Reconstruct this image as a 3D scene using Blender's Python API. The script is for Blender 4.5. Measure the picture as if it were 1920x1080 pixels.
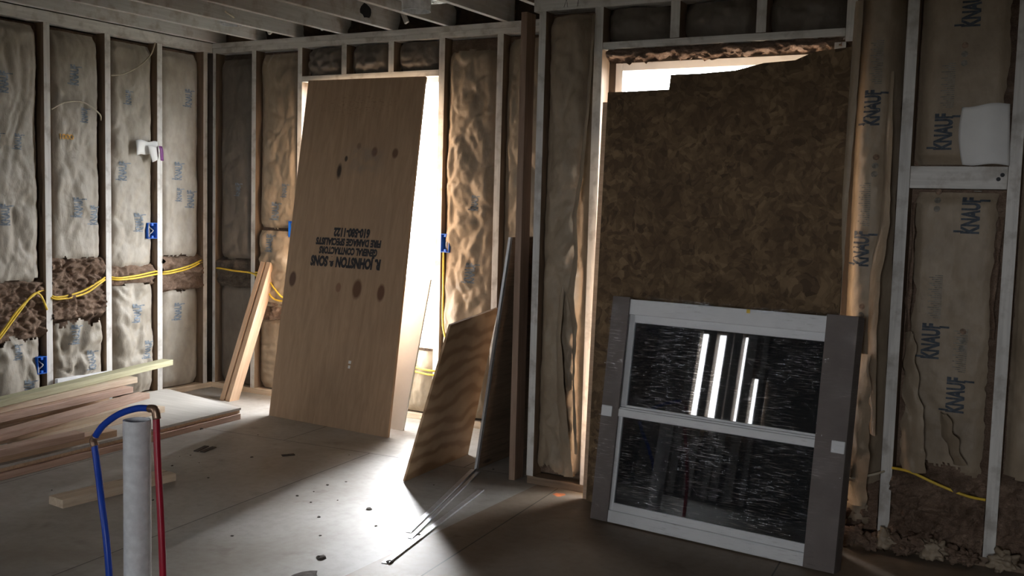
import bpy, bmesh, math, random
from mathutils import Vector, Matrix, noise
S = bpy.context.scene
for o in list(bpy.data.objects): bpy.data.objects.remove(o)
COL = S.collection
rnd = random.Random(7)

# ------------------------------------------------------------------ camera
yaw, pitch, roll = -0.52008, -0.08368, 0.02724
F = 1900.6
cy, sy, cp, sp = math.cos(yaw), math.sin(yaw), math.cos(pitch), math.sin(pitch)
fwd = Vector((sy*cp, cy*cp, sp)); rgt = Vector((cy, -sy, 0)); up = rgt.cross(fwd)
r2 = math.cos(roll)*rgt + math.sin(roll)*up; u2 = -math.sin(roll)*rgt + math.cos(roll)*up
cam = bpy.data.cameras.new('camera'); cam.sensor_width = 36; cam.lens = F*36/1920
cam.clip_start = .05; cam.clip_end = 200
co = bpy.data.objects.new('camera', cam); COL.objects.link(co)
co.matrix_world = Matrix(((r2.x, u2.x, -fwd.x, 5.7534), (r2.y, u2.y, -fwd.y, -5.4899), (r2.z, u2.z, -fwd.z, 1.4566), (0, 0, 0, 1)))
S.camera = co

# ------------------------------------------------------------------ world, daylight portals, exposure
w = bpy.data.worlds.new('sky'); S.world = w; w.use_nodes = True
bg = w.node_tree.nodes['Background']
bg.inputs[0].default_value = (.94, .97, 1.0, 1); bg.inputs[1].default_value = 33.0
sun = bpy.data.lights.new('hazy_sun', 'SUN'); sun.energy = 34; sun.angle = math.radians(22); sun.color = (.95, .97, 1.0)
so = bpy.data.objects.new('hazy_sun', sun); COL.objects.link(so)
so.rotation_euler = Vector((.42, -.90, -.70)).to_track_quat('-Z', 'Y').to_euler()
S.view_settings.view_transform = 'Standard'; S.view_settings.look = 'None'
S.view_settings.gamma = 1; S.view_settings.exposure = 0.15
S.view_settings.use_curve_mapping = False
def portal(name, loc, rot, sx, sy_):
    l = bpy.data.lights.new(name, 'AREA'); l.shape = 'RECTANGLE'; l.size = sx; l.size_y = sy_
    l.cycles.is_portal = True
    o = bpy.data.objects.new(name, l); COL.objects.link(o); o.location = loc; o.rotation_euler = rot
portal('portal_back', (1.43, .16, 1.39), (-math.pi/2, 0, 0), 1.2, 1.78)
portal('portal_right', (4.19, -.76, 1.2), (-math.pi/2, 0, 0), 1.15, 1.95)
portal('portal_rear', (.88, -8.06, 1.45), (math.pi/2, 0, 0), 1.1, 1.1)
portal('portal_rear_fill', (5.7, -8.06, 1.5), (math.pi/2, 0, 0), .9, .7)  # unseen opening made up to lift the room's fill light

# ------------------------------------------------------------------ node helpers and materials
def newmat(name):
    m = bpy.data.materials.new(name); m.use_nodes = True
    nt = m.node_tree; b = nt.nodes['Principled BSDF']
    return m, nt, b
def N(nt, t, **k):
    n = nt.nodes.new(t)
    for a, v in k.items(): setattr(n, a, v)
    return n
def coords(nt, scale=(1, 1, 1), kind='Object', rand=False):
    tc = N(nt, 'ShaderNodeTexCoord'); mp = N(nt, 'ShaderNodeMapping')
    mp.inputs['Scale'].default_value = scale
    nt.links.new(tc.outputs[kind], mp.inputs['Vector'])
    if rand:
        oi = N(nt, 'ShaderNodeObjectInfo'); ml = N(nt, 'ShaderNodeMath', operation='MULTIPLY'); ml.inputs[1].default_value = 37
        nt.links.new(oi.outputs['Random'], ml.inputs[0]); nt.links.new(ml.outputs[0], mp.inputs['Location'])
    return mp.outputs[0]
def noisen(nt, vec, scale=5, detail=4, rough=.55, dist=0):
    n = N(nt, 'ShaderNodeTexNoise'); n.inputs['Scale'].default_value = scale; n.inputs['Detail'].default_value = detail
    n.inputs['Roughness'].default_value = rough; n.inputs['Distortion'].default_value = dist
    nt.links.new(vec, n.inputs['Vector']); return n.outputs['Fac']
def ramp(nt, fac, stops):
    r = N(nt, 'ShaderNodeValToRGB'); e = r.color_ramp.elements
    while len(e) > 2: e.remove(e[-1])
    for i, (p, c) in enumerate(stops):
        el = e[i] if i < 2 else e.new(p)
        el.position = p; el.color = (c[0], c[1], c[2], 1)
    nt.links.new(fac, r.inputs[0]); return r.outputs[0]
def mixc(nt, fac, a, b, mode='MIX'):
    m = N(nt, 'ShaderNodeMix', data_type='RGBA', blend_type=mode)
    for s, v in ((m.inputs[0], fac), (m.inputs[6], a), (m.inputs[7], b)):
        if isinstance(v, (int, float)): s.default_value = v
        elif isinstance(v, tuple): s.default_value = (*v, 1)
        else: nt.links.new(v, s)
    return m.outputs[2]
def bump(nt, b, h, strength=.3, dist=.01):
    n = N(nt, 'ShaderNodeBump'); n.inputs['Strength'].default_value = strength; n.inputs['Distance'].default_value = dist
    nt.links.new(h, n.inputs['Height']); nt.links.new(n.outputs[0], b.inputs['Normal'])
def m_simple(name, c, rough=.6, metal=0, var=.15, sc=20, bmp=.1):
    m, nt, b = newmat(name); v = coords(nt)
    f = noisen(nt, v, sc)
    col = ramp(nt, f, [(.3, tuple(x*(1-var) for x in c)), (.7, tuple(min(1, x*(1+var)) for x in c))])
    nt.links.new(col, b.inputs['Base Color']); b.inputs['Roughness'].default_value = rough; b.inputs['Metallic'].default_value = metal
    bump(nt, b, f, bmp, .005); return m
def m_wood(name, light, dark, grain=(1.2, 22, 22), rough=.6, knots=True, bmp=.15, stains=None):
    m, nt, b = newmat(name)
    v = coords(nt, grain, rand=True)
    g = noisen(nt, v, 3.0, 5, .6, .6)
    col = ramp(nt, g, [(.3, dark), (.62, light)])
    v2 = coords(nt, (1, 3, 3), rand=True)
    g2 = noisen(nt, v2, 2.2, 3)
    col = mixc(nt, ramp(nt, g2, [(.35, (0, 0, 0)), (.75, (.45,)*3)]), col, tuple(x*.7 for x in dark))
    if knots:
        vo = N(nt, 'ShaderNodeTexVoronoi'); vo.inputs['Scale'].default_value = 1
        nt.links.new(coords(nt, (2.2, 9, 9), rand=True), vo.inputs['Vector'])
        k = ramp(nt, vo.outputs['Distance'], [(.05, (.85,)*3), (.13, (0, 0, 0))])
        col = mixc(nt, k, col, tuple(x*.35 for x in dark))
    if stains:
        s = noisen(nt, coords(nt, (1, 1, 1), rand=True), 9, 5, .6)
        col = mixc(nt, ramp(nt, s, [(.5, (0, 0, 0)), (.68, (.8,)*3)]), col, stains)
    nt.links.new(col, b.inputs['Base Color']); b.inputs['Roughness'].default_value = rough
    bump(nt, b, g, bmp, .004); return m
M = {}
M['paint'] = m_wood('whitewashed_wood', (.82, .80, .765), (.64, .62, .59), rough=.7, knots=False, stains=(.40, .37, .33))
M['joist'] = m_wood('joist_wood', (.74, .73, .71), (.60, .59, .56), rough=.75, knots=False, stains=(.42, .37, .32))
M['stud_side'] = m_wood('shaded_bare_wood', (.30, .21, .14), (.17, .115, .075))  # bare wood, browned further to stand in for shade between studs
M['post'] = m_wood('reddish_post_wood', (.38, .26, .19), (.25, .16, .11))
M['pine'] = m_wood('fresh_pine', (.72, .52, .36), (.55, .36, .23))
M['pine_pale'] = m_wood('pale_pine', (.76, .63, .48), (.60, .45, .32))
M['pine_pink'] = m_wood('pinkish_pine', (.70, .50, .40), (.50, .32, .24))
M['pine_green'] = m_wood('treated_pine', (.60, .58, .38), (.45, .42, .26))
M['grey_board'] = m_wood('pale_plywood', (.60, .57, .53), (.48, .45, .41), knots=False)
M['subwood'] = m_wood('subfloor_underside', (.22, .17, .12), (.12, .09, .065))
M['metal'] = m_simple('galvanized_metal', (.72, .73, .75), .4, .35, .2, 30)
M['alum'] = m_simple('aluminium_strip', (.72, .73, .75), .42, .6, .1, 30)
M['pvc'] = m_simple('white_pvc', (.80, .81, .84), .4, 0, .1, 40)
M['vinyl'] = m_simple('white_vinyl', (.80, .81, .83), .35, 0, .03, 10)
M['blue_pex'] = m_simple('blue_tubing', (.012, .07, .50), .35, 0, .1, 15)
M['red_pex'] = m_simple('red_tubing', (.42, .015, .04), .35, 0, .1, 15)
M['brass'] = m_simple('fitting_metal', (.42, .28, .2), .35, .8, .3, 40)
M['bluebox'] = m_simple('blue_plastic', (.01, .13, .62), .4, 0, .1, 15)
M['boxinner'] = m_simple('box_cable_white', (.6, .6, .58), .5)
M['yellow'] = m_simple('yellow_cable_jacket', (.80, .55, .06), .45, 0, .15, 30)
M['cream'] = m_simple('cream_cable_jacket', (.50, .44, .34), .5, 0, .15, 30)
M['black'] = m_simple('dark_print', (.025, .025, .03), .7, 0, .2, 60)
M['paper'] = m_simple('white_paper', (.80, .80, .79), .7, 0, .05, 8)
M['purple'] = m_simple('purple_tape', (.18, .03, .20), .5)
M['drywall'] = m_simple('white_board', (.78, .76, .72), .7, 0, .05, 6)
M['protector'] = m_simple('grey_cardboard', (.17, .145, .135), .75, 0, .1, 8)
M['crumb'] = m_simple('dark_debris', (.08, .065, .055), .9, 0, .4, 60, .6)
M['sheathing'] = m_simple('dark_sheathing', (.12, .09, .065), .9, 0, .3, 6)
M['plaster'] = m_simple('plain_wall', (.34, .30, .26), .9, 0, .1, 3)
M['ground'] = m_simple('outdoor_ground', (.12, .12, .10), .95, 0, .15, 2)
M['tinted'] = m_simple('orange_marking', (.75, .22, .08), .8, 0, .2, 30)

def m_print(name, c):
    m, nt, b = newmat(name)
    f = noisen(nt, coords(nt), 60, 3)
    nt.links.new(ramp(nt, f, [(.35, tuple(x*1.8 for x in c)), (.6, c)]), b.inputs['Base Color']); b.inputs['Roughness'].default_value = .7
    return m
M['ink'] = m_print('blue_grey_ink', (.045, .055, .07))
M['ink_light'] = m_print('faded_blue_ink', (.13, .155, .185))
M['inkfaint'] = m_print('faint_grey_ink', (.17, .155, .13))
M['inkbrown'] = m_print('faded_brown_ink', (.17, .11, .075))
M['inkorange'] = m_print('orange_scribble', (.50, .27, .06))

def m_kraft(name, light, dark):
    m, nt, b = newmat(name)
    v = coords(nt)
    a = noisen(nt, v, 3.2, 5, .6); c = noisen(nt, coords(nt, (1, 1, .5)), 24, 4, .6)
    col = ramp(nt, a, [(.3, dark), (.7, light)])
    col = mixc(nt, ramp(nt, c, [(.4, (0, 0, 0)), (.8, (.4,)*3)]), col, tuple(x*.6 for x in dark))
    nt.links.new(col, b.inputs['Base Color']); b.inputs['Roughness'].default_value = .5
    b.inputs['Specular IOR Level'].default_value = .35
    vo = N(nt, 'ShaderNodeTexVoronoi', feature='DISTANCE_TO_EDGE'); vo.inputs['Scale'].default_value = 13
    nv = N(nt, 'ShaderNodeTexNoise'); nv.inputs['Scale'].default_value = 5; nt.links.new(v, nv.inputs['Vector'])
    mx = mixc(nt, .2, v, nv.outputs['Color']); nt.links.new(mx, vo.inputs['Vector'])
    bump(nt, b, mixc(nt, .6, vo.outputs['Distance'], c), .55, .012)
    return m
M['kraft'] = m_kraft('kraft_paper', (.42, .34, .25), (.28, .215, .15))
M['kraft_grey'] = m_kraft('grey_kraft_paper', (.47, .43, .37), (.33, .29, .235))  # greyer, slightly paler kraft for the left wall
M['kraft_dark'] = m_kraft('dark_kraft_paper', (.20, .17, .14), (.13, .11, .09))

def m_fiber(name, c1, c2):
    m, nt, b = newmat(name)
    v = coords(nt)
    a = noisen(nt, v, 9, 6, .7, .8); f = noisen(nt, coords(nt, (1, 1, 3)), 70, 4, .7, 1.5)
    col = ramp(nt, a, [(.32, c2), (.68, c1)])
    col = mixc(nt, ramp(nt, f, [(.35, (.6,)*3), (.65, (0, 0, 0))]), col, tuple(x*.4 for x in c2))
    nt.links.new(col, b.inputs['Base Color']); b.inputs['Roughness'].default_value = 1
    b.inputs['Specular IOR Level'].default_value = .1
    bump(nt, b, mixc(nt, .5, a, f), .9, .02); return m
M['fiber'] = m_fiber('brown_fiberglass', (.50, .36, .27), (.24, .155, .11))
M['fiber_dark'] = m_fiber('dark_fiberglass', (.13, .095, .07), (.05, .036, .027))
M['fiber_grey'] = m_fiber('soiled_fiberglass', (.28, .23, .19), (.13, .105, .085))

# OSB sheet
m, nt, b = newmat('osb'); M['osb'] = m
v = coords(nt, (1, 1, 1)); nz = N(nt, 'ShaderNodeTexNoise'); nz.inputs['Scale'].default_value = 6; nt.links.new(v, nz.inputs['Vector'])
mx = mixc(nt, .12, v, nz.outputs['Color'])
vo = N(nt, 'ShaderNodeTexVoronoi'); vo.inputs['Scale'].default_value = 34; nt.links.new(mx, vo.inputs['Vector'])
vo2 = N(nt, 'ShaderNodeTexVoronoi'); vo2.inputs['Scale'].default_value = 47; nt.links.new(mx, vo2.inputs['Vector'])
f1 = N(nt, 'ShaderNodeSeparateColor'); nt.links.new(vo.outputs['Color'], f1.inputs[0])
f2 = N(nt, 'ShaderNodeSeparateColor'); nt.links.new(vo2.outputs['Color'], f2.inputs[0])
c1 = ramp(nt, f1.outputs[0], [(.1, (.08, .048, .024)), (.5, (.17, .108, .052)), (.95, (.27, .18, .095))])
c2 = ramp(nt, f2.outputs[1], [(.1, (.07, .042, .02)), (.9, (.23, .15, .08))])
cc = mixc(nt, .45, c1, c2)
big = noisen(nt, v, 5, 5, .65, .5)
cc = mixc(nt, ramp(nt, big, [(.40, (.55,)*3), (.58, (0, 0, 0))]), cc, (.08, .047, .022))
nt.links.new(cc, b.inputs['Base Color']); b.inputs['Roughness'].default_value = .8
bump(nt, b, vo.outputs['Distance'], .3, .006)

def ellipse_mask(nt, vec, cx, cy_, rx, ry, soft=.25):
    mp = N(nt, 'ShaderNodeMapping'); mp.inputs['Location'].default_value = (-cx/rx, -cy_/ry, 0); mp.inputs['Scale'].default_value = (1/rx, 1/ry, 0)
    nt.links.new(vec, mp.inputs['Vector']); ln = N(nt, 'ShaderNodeVectorMath', operation='LENGTH'); nt.links.new(mp.outputs[0], ln.inputs[0])
    return ramp(nt, ln.outputs['Value'], [(max(0, .5-soft), (1, 1, 1)), (min(1, .5+soft), (0, 0, 0))]) if False else ramp(nt, ln.outputs['Value'], [(1-soft, (1, 1, 1)), (1.0, (0, 0, 0))])
# plywood with knots: local x along width, y along height of the sheet
m, nt, b = newmat('knotty_plywood'); M['plywood'] = m
v = coords(nt); g = noisen(nt, coords(nt, (9, 1.0, 9)), 3, 6, .6, 1.0); g2 = noisen(nt, v, 2.3, 5, .6, .4); g3 = noisen(nt, coords(nt, (40, 3, 40)), 3, 4)
col = ramp(nt, g, [(.3, (.33, .215, .13)), (.65, (.44, .30, .19))])
col = mixc(nt, ramp(nt, g2, [(.4, (0, 0, 0)), (.72, (.5,)*3)]), col, (.33, .225, .145))
col = mixc(nt, ramp(nt, g3, [(.5, (0, 0, 0)), (.75, (.3,)*3)]), col, (.28, .18, .11))
for (kx, ky, rx, ry, s, kc) in [(.60, .895, .045, .075, .35, (.13, .06, .03)), (.80, .885, .036, .065, .35, (.14, .065, .035)), (.44, .895, .026, .036, .3, (.24, .13, .075)),
        (.025, .925, .035, .06, .3, (.10, .05, .03)), (.295, 1.67, .026, .065, .5, (.05, .03, .02)), (.34, 1.755, .016, .024, .4, (.05, .03, .02)),
        (.575, 1.80, .03, .04, .4, (.17, .085, .05)), (.75, 1.79, .03, .04, .4, (.15, .08, .045)), (.435, 1.84, .025, .03, .6, (.22, .14, .09))]:
    col = mixc(nt, ellipse_mask(nt, v, kx, ky, rx, ry, s), col, kc)
pm = mixc(nt, 1.0, ellipse_mask(nt, v, .38, 2.12, .42, .10, .5), ramp(nt, noisen(nt, coords(nt, (16, 34, 1)), 2.4, 4), [(.54, (0, 0, 0)), (.64, (.45,)*3)]), 'MULTIPLY')
col = mixc(nt, pm, col, (.20, .12, .07))
sm = ellipse_mask(nt, v, .50, 1.74, .22, .16, .9)
sm2 = mixc(nt, 1.0, sm, ramp(nt, noisen(nt, v, 12, 4), [(.4, (0, 0, 0)), (.62, (.6,)*3)]), 'MULTIPLY')
col = mixc(nt, sm2, col, (.22, .19, .17))
nt.links.new(col, b.inputs['Base Color']); b.inputs['Roughness'].default_value = .62
bump(nt, b, g3, .12, .003)
# plywood with bold wavy grain
m, nt, b = newmat('cathedral_plywood'); M['ply_wavy'] = m
wv = N(nt, 'ShaderNodeTexWave', wave_type='BANDS', bands_direction='Y'); wv.inputs['Scale'].default_value = 3.2; wv.inputs['Distortion'].default_value = 9
wv.inputs['Detail'].default_value = 2.5; wv.inputs['Detail Scale'].default_value = .9
nt.links.new(coords(nt, (.8, 1, 1)), wv.inputs['Vector'])
col = ramp(nt, wv.outputs['Fac'], [(.1, (.34, .21, .11)), (.5, (.50, .34, .20)), (.9, (.55, .38, .23))])
nt.links.new(mixc(nt, ramp(nt, noisen(nt, coords(nt), 6), [(.4, (0, 0, 0)), (.8, (.5,)*3)]), col, (.26, .16, .09)), b.inputs['Base Color'])
b.inputs['Roughness'].default_value = .6
# subfloor
m, nt, b = newmat('dusty_subfloor'); M['floor'] = m
v = coords(nt, kind='Object')
br = N(nt, 'ShaderNodeTexBrick'); br.offset = .5; br.inputs['Scale'].default_value = 1
br.inputs['Mortar Size'].default_value = .0035; br.inputs['Brick Width'].default_value = 1.22; br.inputs['Row Height'].default_value = 2.44
br.inputs['Color1'].default_value = (.95, .95, .95, 1); br.inputs['Color2'].default_value = (.80, .80, .80, 1); br.inputs['Mortar'].default_value = (.30, .30, .30, 1)
mp = N(nt, 'ShaderNodeMapping'); mp.inputs['Location'].default_value = (.31, 1.1, 0); mp.inputs['Rotation'].default_value = (0, 0, math.radians(-5))
nt.links.new(v, mp.inputs['Vector']); nt.links.new(mp.outputs[0], br.inputs['Vector'])
a = noisen(nt, v, 1.6, 7, .62, .4); a2 = noisen(nt, coords(nt, (1, 1, 1)), 22, 5, .65)
col = ramp(nt, a, [(.3, (.33, .29, .245)), (.5, (.44, .41, .37)), (.7, (.54, .52, .49))])
col = mixc(nt, ramp(nt, a2, [(.45, (0, 0, 0)), (.75, (.4,)*3)]), col, (.27, .225, .18))
st = noisen(nt, coords(nt), 4.5, 4, .6)
col = mixc(nt, ramp(nt, st, [(.62, (0, 0, 0)), (.72, (.5,)*3)]), col, (.22, .18, .145))
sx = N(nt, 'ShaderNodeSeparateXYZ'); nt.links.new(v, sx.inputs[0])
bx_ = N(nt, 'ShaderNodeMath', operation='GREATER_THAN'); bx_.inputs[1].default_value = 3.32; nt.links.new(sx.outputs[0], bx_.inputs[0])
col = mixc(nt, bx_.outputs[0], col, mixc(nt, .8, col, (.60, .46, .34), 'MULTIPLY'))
col = mixc(nt, 1.0, col, br.outputs['Color'], 'MULTIPLY')
nt.links.new(col, b.inputs['Base Color']); b.inputs['Roughness'].default_value = .5; b.inputs['Specular IOR Level'].default_value = .35
bump(nt, b, a2, .12, .004)
# glass and stretch film
m, nt, b = newmat('dark_window_glass'); M['glass'] = m
b.inputs['Base Color'].default_value = (.02, .022, .026, 1); b.inputs['Roughness'].default_value = .015
b.inputs['Transmission Weight'].default_value = 0.0; b.inputs['Specular IOR Level'].default_value = .9; b.inputs['IOR'].default_value = 1.6
tr = N(nt, 'ShaderNodeBsdfTransparent'); tr.inputs[0].default_value = (.35, .38, .40, 1); ms = N(nt, 'ShaderNodeMixShader'); ms.inputs[0].default_value = .65
nt.links.new(tr.outputs[0], ms.inputs[1]); nt.links.new(b.outputs[0], ms.inputs[2]); nt.links.new(ms.outputs[0], nt.nodes['Material Output'].inputs[0])
m, nt, b = newmat('stretch_film'); M['film'] = m
b.inputs['Base Color'].default_value = (.6, .62, .65, 1); b.inputs['Roughness'].default_value = .10; b.inputs['Specular IOR Level'].default_value = .9
s1 = noisen(nt, coords(nt, (1.6, 26, 1)), 6, 5, .65, .3); s2 = noisen(nt, coords(nt, (3.0, 44, 1)), 5, 4, .6, .2)
s3 = noisen(nt, coords(nt, (1, 1, 1)), 4, 3)
bump(nt, b, mixc(nt, .5, s1, s2), 1.0, .0022)
fac = ramp(nt, s2, [(.48, (.012,)*3), (.58, (.07,)*3), (.67, (.6,)*3)])
fac = mixc(nt, 1.0, fac, ramp(nt, s3, [(.42, (.12,)*3), (.62, (1, 1, 1))]), 'MULTIPLY')
tr = N(nt, 'ShaderNodeBsdfTransparent'); gl = N(nt, 'ShaderNodeBsdfGlossy'); gl.inputs['Roughness'].default_value = .04; gl.inputs[0].default_value = (.85, .88, .92, 1)
for l in list(nt.links):
    if l.to_node == b and l.to_socket.name == 'Normal': nt.links.new(l.from_socket, gl.inputs['Normal'])
ms = N(nt, 'ShaderNodeMixShader'); nt.links.new(fac, ms.inputs[0]); nt.links.new(tr.outputs[0], ms.inputs[1]); nt.links.new(gl.outputs[0], ms.inputs[2])
nt.links.new(ms.outputs[0], nt.nodes['Material Output'].inputs[0])

# ------------------------------------------------------------------ object helpers
def tag(o, label=None, cat=None, group=None, kind=None):
    if label: o['label'] = label
    if cat: o['category'] = cat
    if group: o['group'] = group
    if kind: o['kind'] = kind
    return o
def empty(name, loc, label=None, cat=None, group=None, kind=None, mat=None):
    o = bpy.data.objects.new(name, None); COL.objects.link(o); o.empty_display_size = .1
    if mat is not None: o.matrix_world = mat
    else: o.location = loc
    return tag(o, label, cat, group, kind)
def link(name, me, mats, parent=None, mat=None, smooth=False):
    o = bpy.data.objects.new(name, me); COL.objects.link(o)
    for mm in (mats if isinstance(mats, (list, tuple)) else [mats]): me.materials.append(mm)
    if mat is not None: o.matrix_world = mat
    if parent: o.parent = parent
    if smooth: me.polygons.foreach_set('use_smooth', [True]*len(me.polygons))
    return o
class MB:
    def __init__(s): s.v = []; s.f = []; s.m = []
    def box(s, a, b_, mi=0, front=None):
        x0, y0, z0 = a; x1, y1, z1 = b_; n = len(s.v)
        s.v += [(x0, y0, z0), (x1, y0, z0), (x1, y1, z0), (x0, y1, z0), (x0, y0, z1), (x1, y0, z1), (x1, y1, z1), (x0, y1, z1)]
        for i, q in enumerate([(0, 3, 2, 1), (4, 5, 6, 7), (0, 1, 5, 4), (2, 3, 7, 6), (1, 2, 6, 5), (3, 0, 4, 7)]):
            s.f.append(tuple(n+k for k in q)); s.m.append(front if (front is not None and i == 1) else mi)
        return s
    def prism(s, pts, z0, z1, mi=0):
        n = len(s.v); k = len(pts)
        s.v += [(x, y, z0) for x, y in pts] + [(x, y, z1) for x, y in pts]
        s.f.append(tuple(n+i for i in reversed(range(k)))); s.f.append(tuple(n+k+i for i in range(k))); s.m += [mi, mi]
        for i in range(k):
            j = (i+1) % k; s.f.append((n+i, n+j, n+k+j, n+k+i)); s.m.append(mi)
        return s
    def hexa(s, P, mi=0):
        n = len(s.v); s.v += [tuple(p) for p in P]
        for q in [(0, 3, 2, 1), (4, 5, 6, 7), (0, 1, 5, 4), (2, 3, 7, 6), (1, 2, 6, 5), (3, 0, 4, 7)]:
            s.f.append(tuple(n+k for k in q)); s.m.append(mi)
        return s
    def tube(s, pts, r, seg=10, mi=0, cap=True):
        pts = [Vector(p) for p in pts]; n0 = len(s.v); k = len(pts)
        prev = None
        for i, p in enumerate(pts):
            t = (pts[min(i+1, k-1)]-pts[max(i-1, 0)]).normalized()
            a = Vector((0, 0, 1)) if abs(t.z) < .9 else Vector((1, 0, 0))
            if prev is not None: a = prev
            bb = t.cross(a).normalized(); a = bb.cross(t).normalized(); prev = a
            rr = r[i] if isinstance(r, (list, tuple)) else r
            for j in range(seg):
                an = 2*math.pi*j/seg; s.v.append(tuple(p+rr*(math.cos(an)*a+math.sin(an)*bb)))
        for i in range(k-1):
            for j in range(seg):
                j2 = (j+1) % seg
                s.f.append((n0+i*seg+j, n0+i*seg+j2, n0+(i+1)*seg+j2, n0+(i+1)*seg+j)); s.m.append(mi)
        if cap:
            s.f.append(tuple(n0+j for j in range(seg))); s.f.append(tuple(n0+(k-1)*seg+j for j in reversed(range(seg)))); s.m += [mi, mi]
        return s
    def build(s, name, mats, parent=None, mat=None, smooth=False, bev=0, fix=True):
        me = bpy.data.meshes.new(name); me.from_pydata(s.v, [], s.f)
        me.polygons.foreach_set('material_index', s.m)
        if fix:
            bm = bmesh.new(); bm.from_mesh(me); bmesh.ops.recalc_face_normals(bm, faces=bm.faces); bm.to_mesh(me); bm.free()
        o = link(name, me, mats, parent, mat, smooth)
        if bev:
            bv = o.modifiers.new('bevel', 'BEVEL'); bv.width = bev; bv.segments = 2; bv.limit_method = 'ANGLE'
        return o
def frame_m(o, x, z):      # matrix with local x along x, local z along z
    x = Vector(x).normalized(); z = Vector(z); y = z.cross(x).normalized(); z = x.cross(y)
    return Matrix(((x.x, y.x, z.x, o[0]), (x.y, y.y, z.y, o[1]), (x.z, y.z, z.z, o[2]), (0, 0, 0, 1)))
def board(name, p0, p1, front, wd, th, mats, label=None, cat=None, group=None, parent=None, kind=None, bev=.002):
    """lumber from p0 to p1 (on its front face's centre line), front = outward normal of the wide/painted face, local z"""
    p0, p1 = Vector(p0), Vector(p1); L = (p1-p0).length
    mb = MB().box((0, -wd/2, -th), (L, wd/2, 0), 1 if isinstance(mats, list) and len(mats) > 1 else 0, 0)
    o = mb.build(name, mats, parent, frame_m(p0, p1-p0, front), bev=bev)
    return tag(o, label, cat, group, kind)
def smoothpath(pts, n=8):
    pts = [Vector(p) for p in pts]; out = []
    for i in range(len(pts)-1):
        p0 = pts[max(i-1, 0)]; p1 = pts[i]; p2 = pts[i+1]; p3 = pts[min(i+2, len(pts)-1)]
        for k in range(n):
            t = k/n; out.append(.5*((2*p1)+(p2-p0)*t+(2*p0-5*p1+4*p2-p3)*t*t+(3*p1-p0-3*p2+p3)*t**3))
    out.append(pts[-1]); return out
def cable(name, pts, r, mat, label, cat='cable', group=None, parent=None):
    o = MB().tube(smoothpath(pts), r, 8).build(name, mat, parent, smooth=True)
    return tag(o, label, cat, group) if label else o
def text_mesh(txt, size, sxy=(1, 1), spacing=1.0, bold=0):
    c = bpy.data.curves.new('lettering', 'FONT'); c.body = txt; c.size = size; c.align_x = 'CENTER'; c.align_y = 'CENTER'
    c.space_character = spacing; c.resolution_u = 3; c.offset = bold
    o = bpy.data.objects.new('lettering', c); COL.objects.link(o)
    me = bpy.data.meshes.new_from_object(o); bpy.data.objects.remove(o)
    bm = bmesh.new(); bm.from_mesh(me); bpy.data.meshes.remove(me)
    for v_ in bm.verts: v_.co.x *= sxy[0]; v_.co.y *= sxy[1]
    bmesh.ops.triangulate(bm, faces=bm.faces)
    return bm

# ------------------------------------------------------------------ structure
RY = -.925
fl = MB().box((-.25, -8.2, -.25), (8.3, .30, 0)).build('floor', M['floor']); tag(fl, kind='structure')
ce = MB().box((-.25, -8.2, 2.83), (8.3, .30, 2.87)).build('ceiling', M['subwood']); tag(ce, kind='structure')
def wall(name, boxes, mat='sheathing'):
    mb = MB()
    for a, b_ in boxes: mb.box(a, b_)
    return tag(mb.build(name, M[mat]), kind='structure')
wall('wall_left', [((-.16, -8.1, 0), (-.13, .16, 2.83))])
wall('wall_back', [((-.16, .13, 0), (.83, .16, 2.83)), ((2.03, .13, 0), (3.26, .16, 2.83)), ((.83, .13, 0), (2.03, .16, .50)), ((.83, .13, 2.28), (2.03, .16, 2.83))])
wall('wall_return', [((3.24, -.80, 0), (3.26, .13, 2.83))])
wall('wall_right', [((3.26, -.80, 0), (3.636, -.77, 2.83)), ((4.74, -.80, 0), (8.1, -.77, 2.83)), ((3.636, -.80, 0), (4.74, -.77, .22)), ((3.636, -.80, 2.16), (4.74, -.77, 2.83))])
wall('wall_side', [((8.07, -8.1, 0), (8.1, -.77, 2.83))], 'plaster')
wall('wall_rear', [((-.16, -8.1, 0), (.38, -8.07, 2.83)), ((1.38, -8.1, 0), (5.3, -8.07, 2.83)), ((6.1, -8.1, 0), (8.1, -8.07, 2.83)), ((5.3, -8.1, 0), (6.1, -8.07, 1.20)), ((5.3, -8.1, 1.83), (6.1, -8.07, 2.83)), ((.38, -8.1, 0), (1.38, -8.07, .9)), ((.38, -8.1, 1.98), (1.38, -8.07, 2.83)), ((1.20, -8.075, 1.50), (1.38, -8.06, 2.83))], 'plaster')  # the opening farther right is added only to let in fill light
g = MB().box((-40, -40, -.6), (40, 40, -.5)).build('ground', M['ground']); tag(g, kind='structure')

# studs ------------------------------------------------------------
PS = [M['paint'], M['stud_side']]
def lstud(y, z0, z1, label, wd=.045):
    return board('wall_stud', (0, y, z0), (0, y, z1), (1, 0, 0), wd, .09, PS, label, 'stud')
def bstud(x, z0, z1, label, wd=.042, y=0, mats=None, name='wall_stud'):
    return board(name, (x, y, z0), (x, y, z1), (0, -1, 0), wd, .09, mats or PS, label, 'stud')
Z0 = .04
lstud(-1.832, Z0, 2.50, 'left wall stud at the near left end, beside the cavity with the looping yellow cable')
lstud(-1.375, Z0, 2.50, 'white-faced left wall stud with a low blue electrical box beside its foot')
lstud(-.923, Z0, 2.50, 'white-faced left wall stud in the middle, crossed by yellow cable, no box on it')
lstud(-.491, Z0, 2.50, 'bright left wall stud with a raised blue box and taped paper')
lstud(-.068, Z0, 2.50, 'last left wall stud tight in the far corner', .04)
for i, yy in enumerate((-2.28, -2.73)): lstud(yy, Z0, 2.50, 'left wall stud out of view toward the camera, number %s from the doorway' % ('one', 'two')[i])
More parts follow.
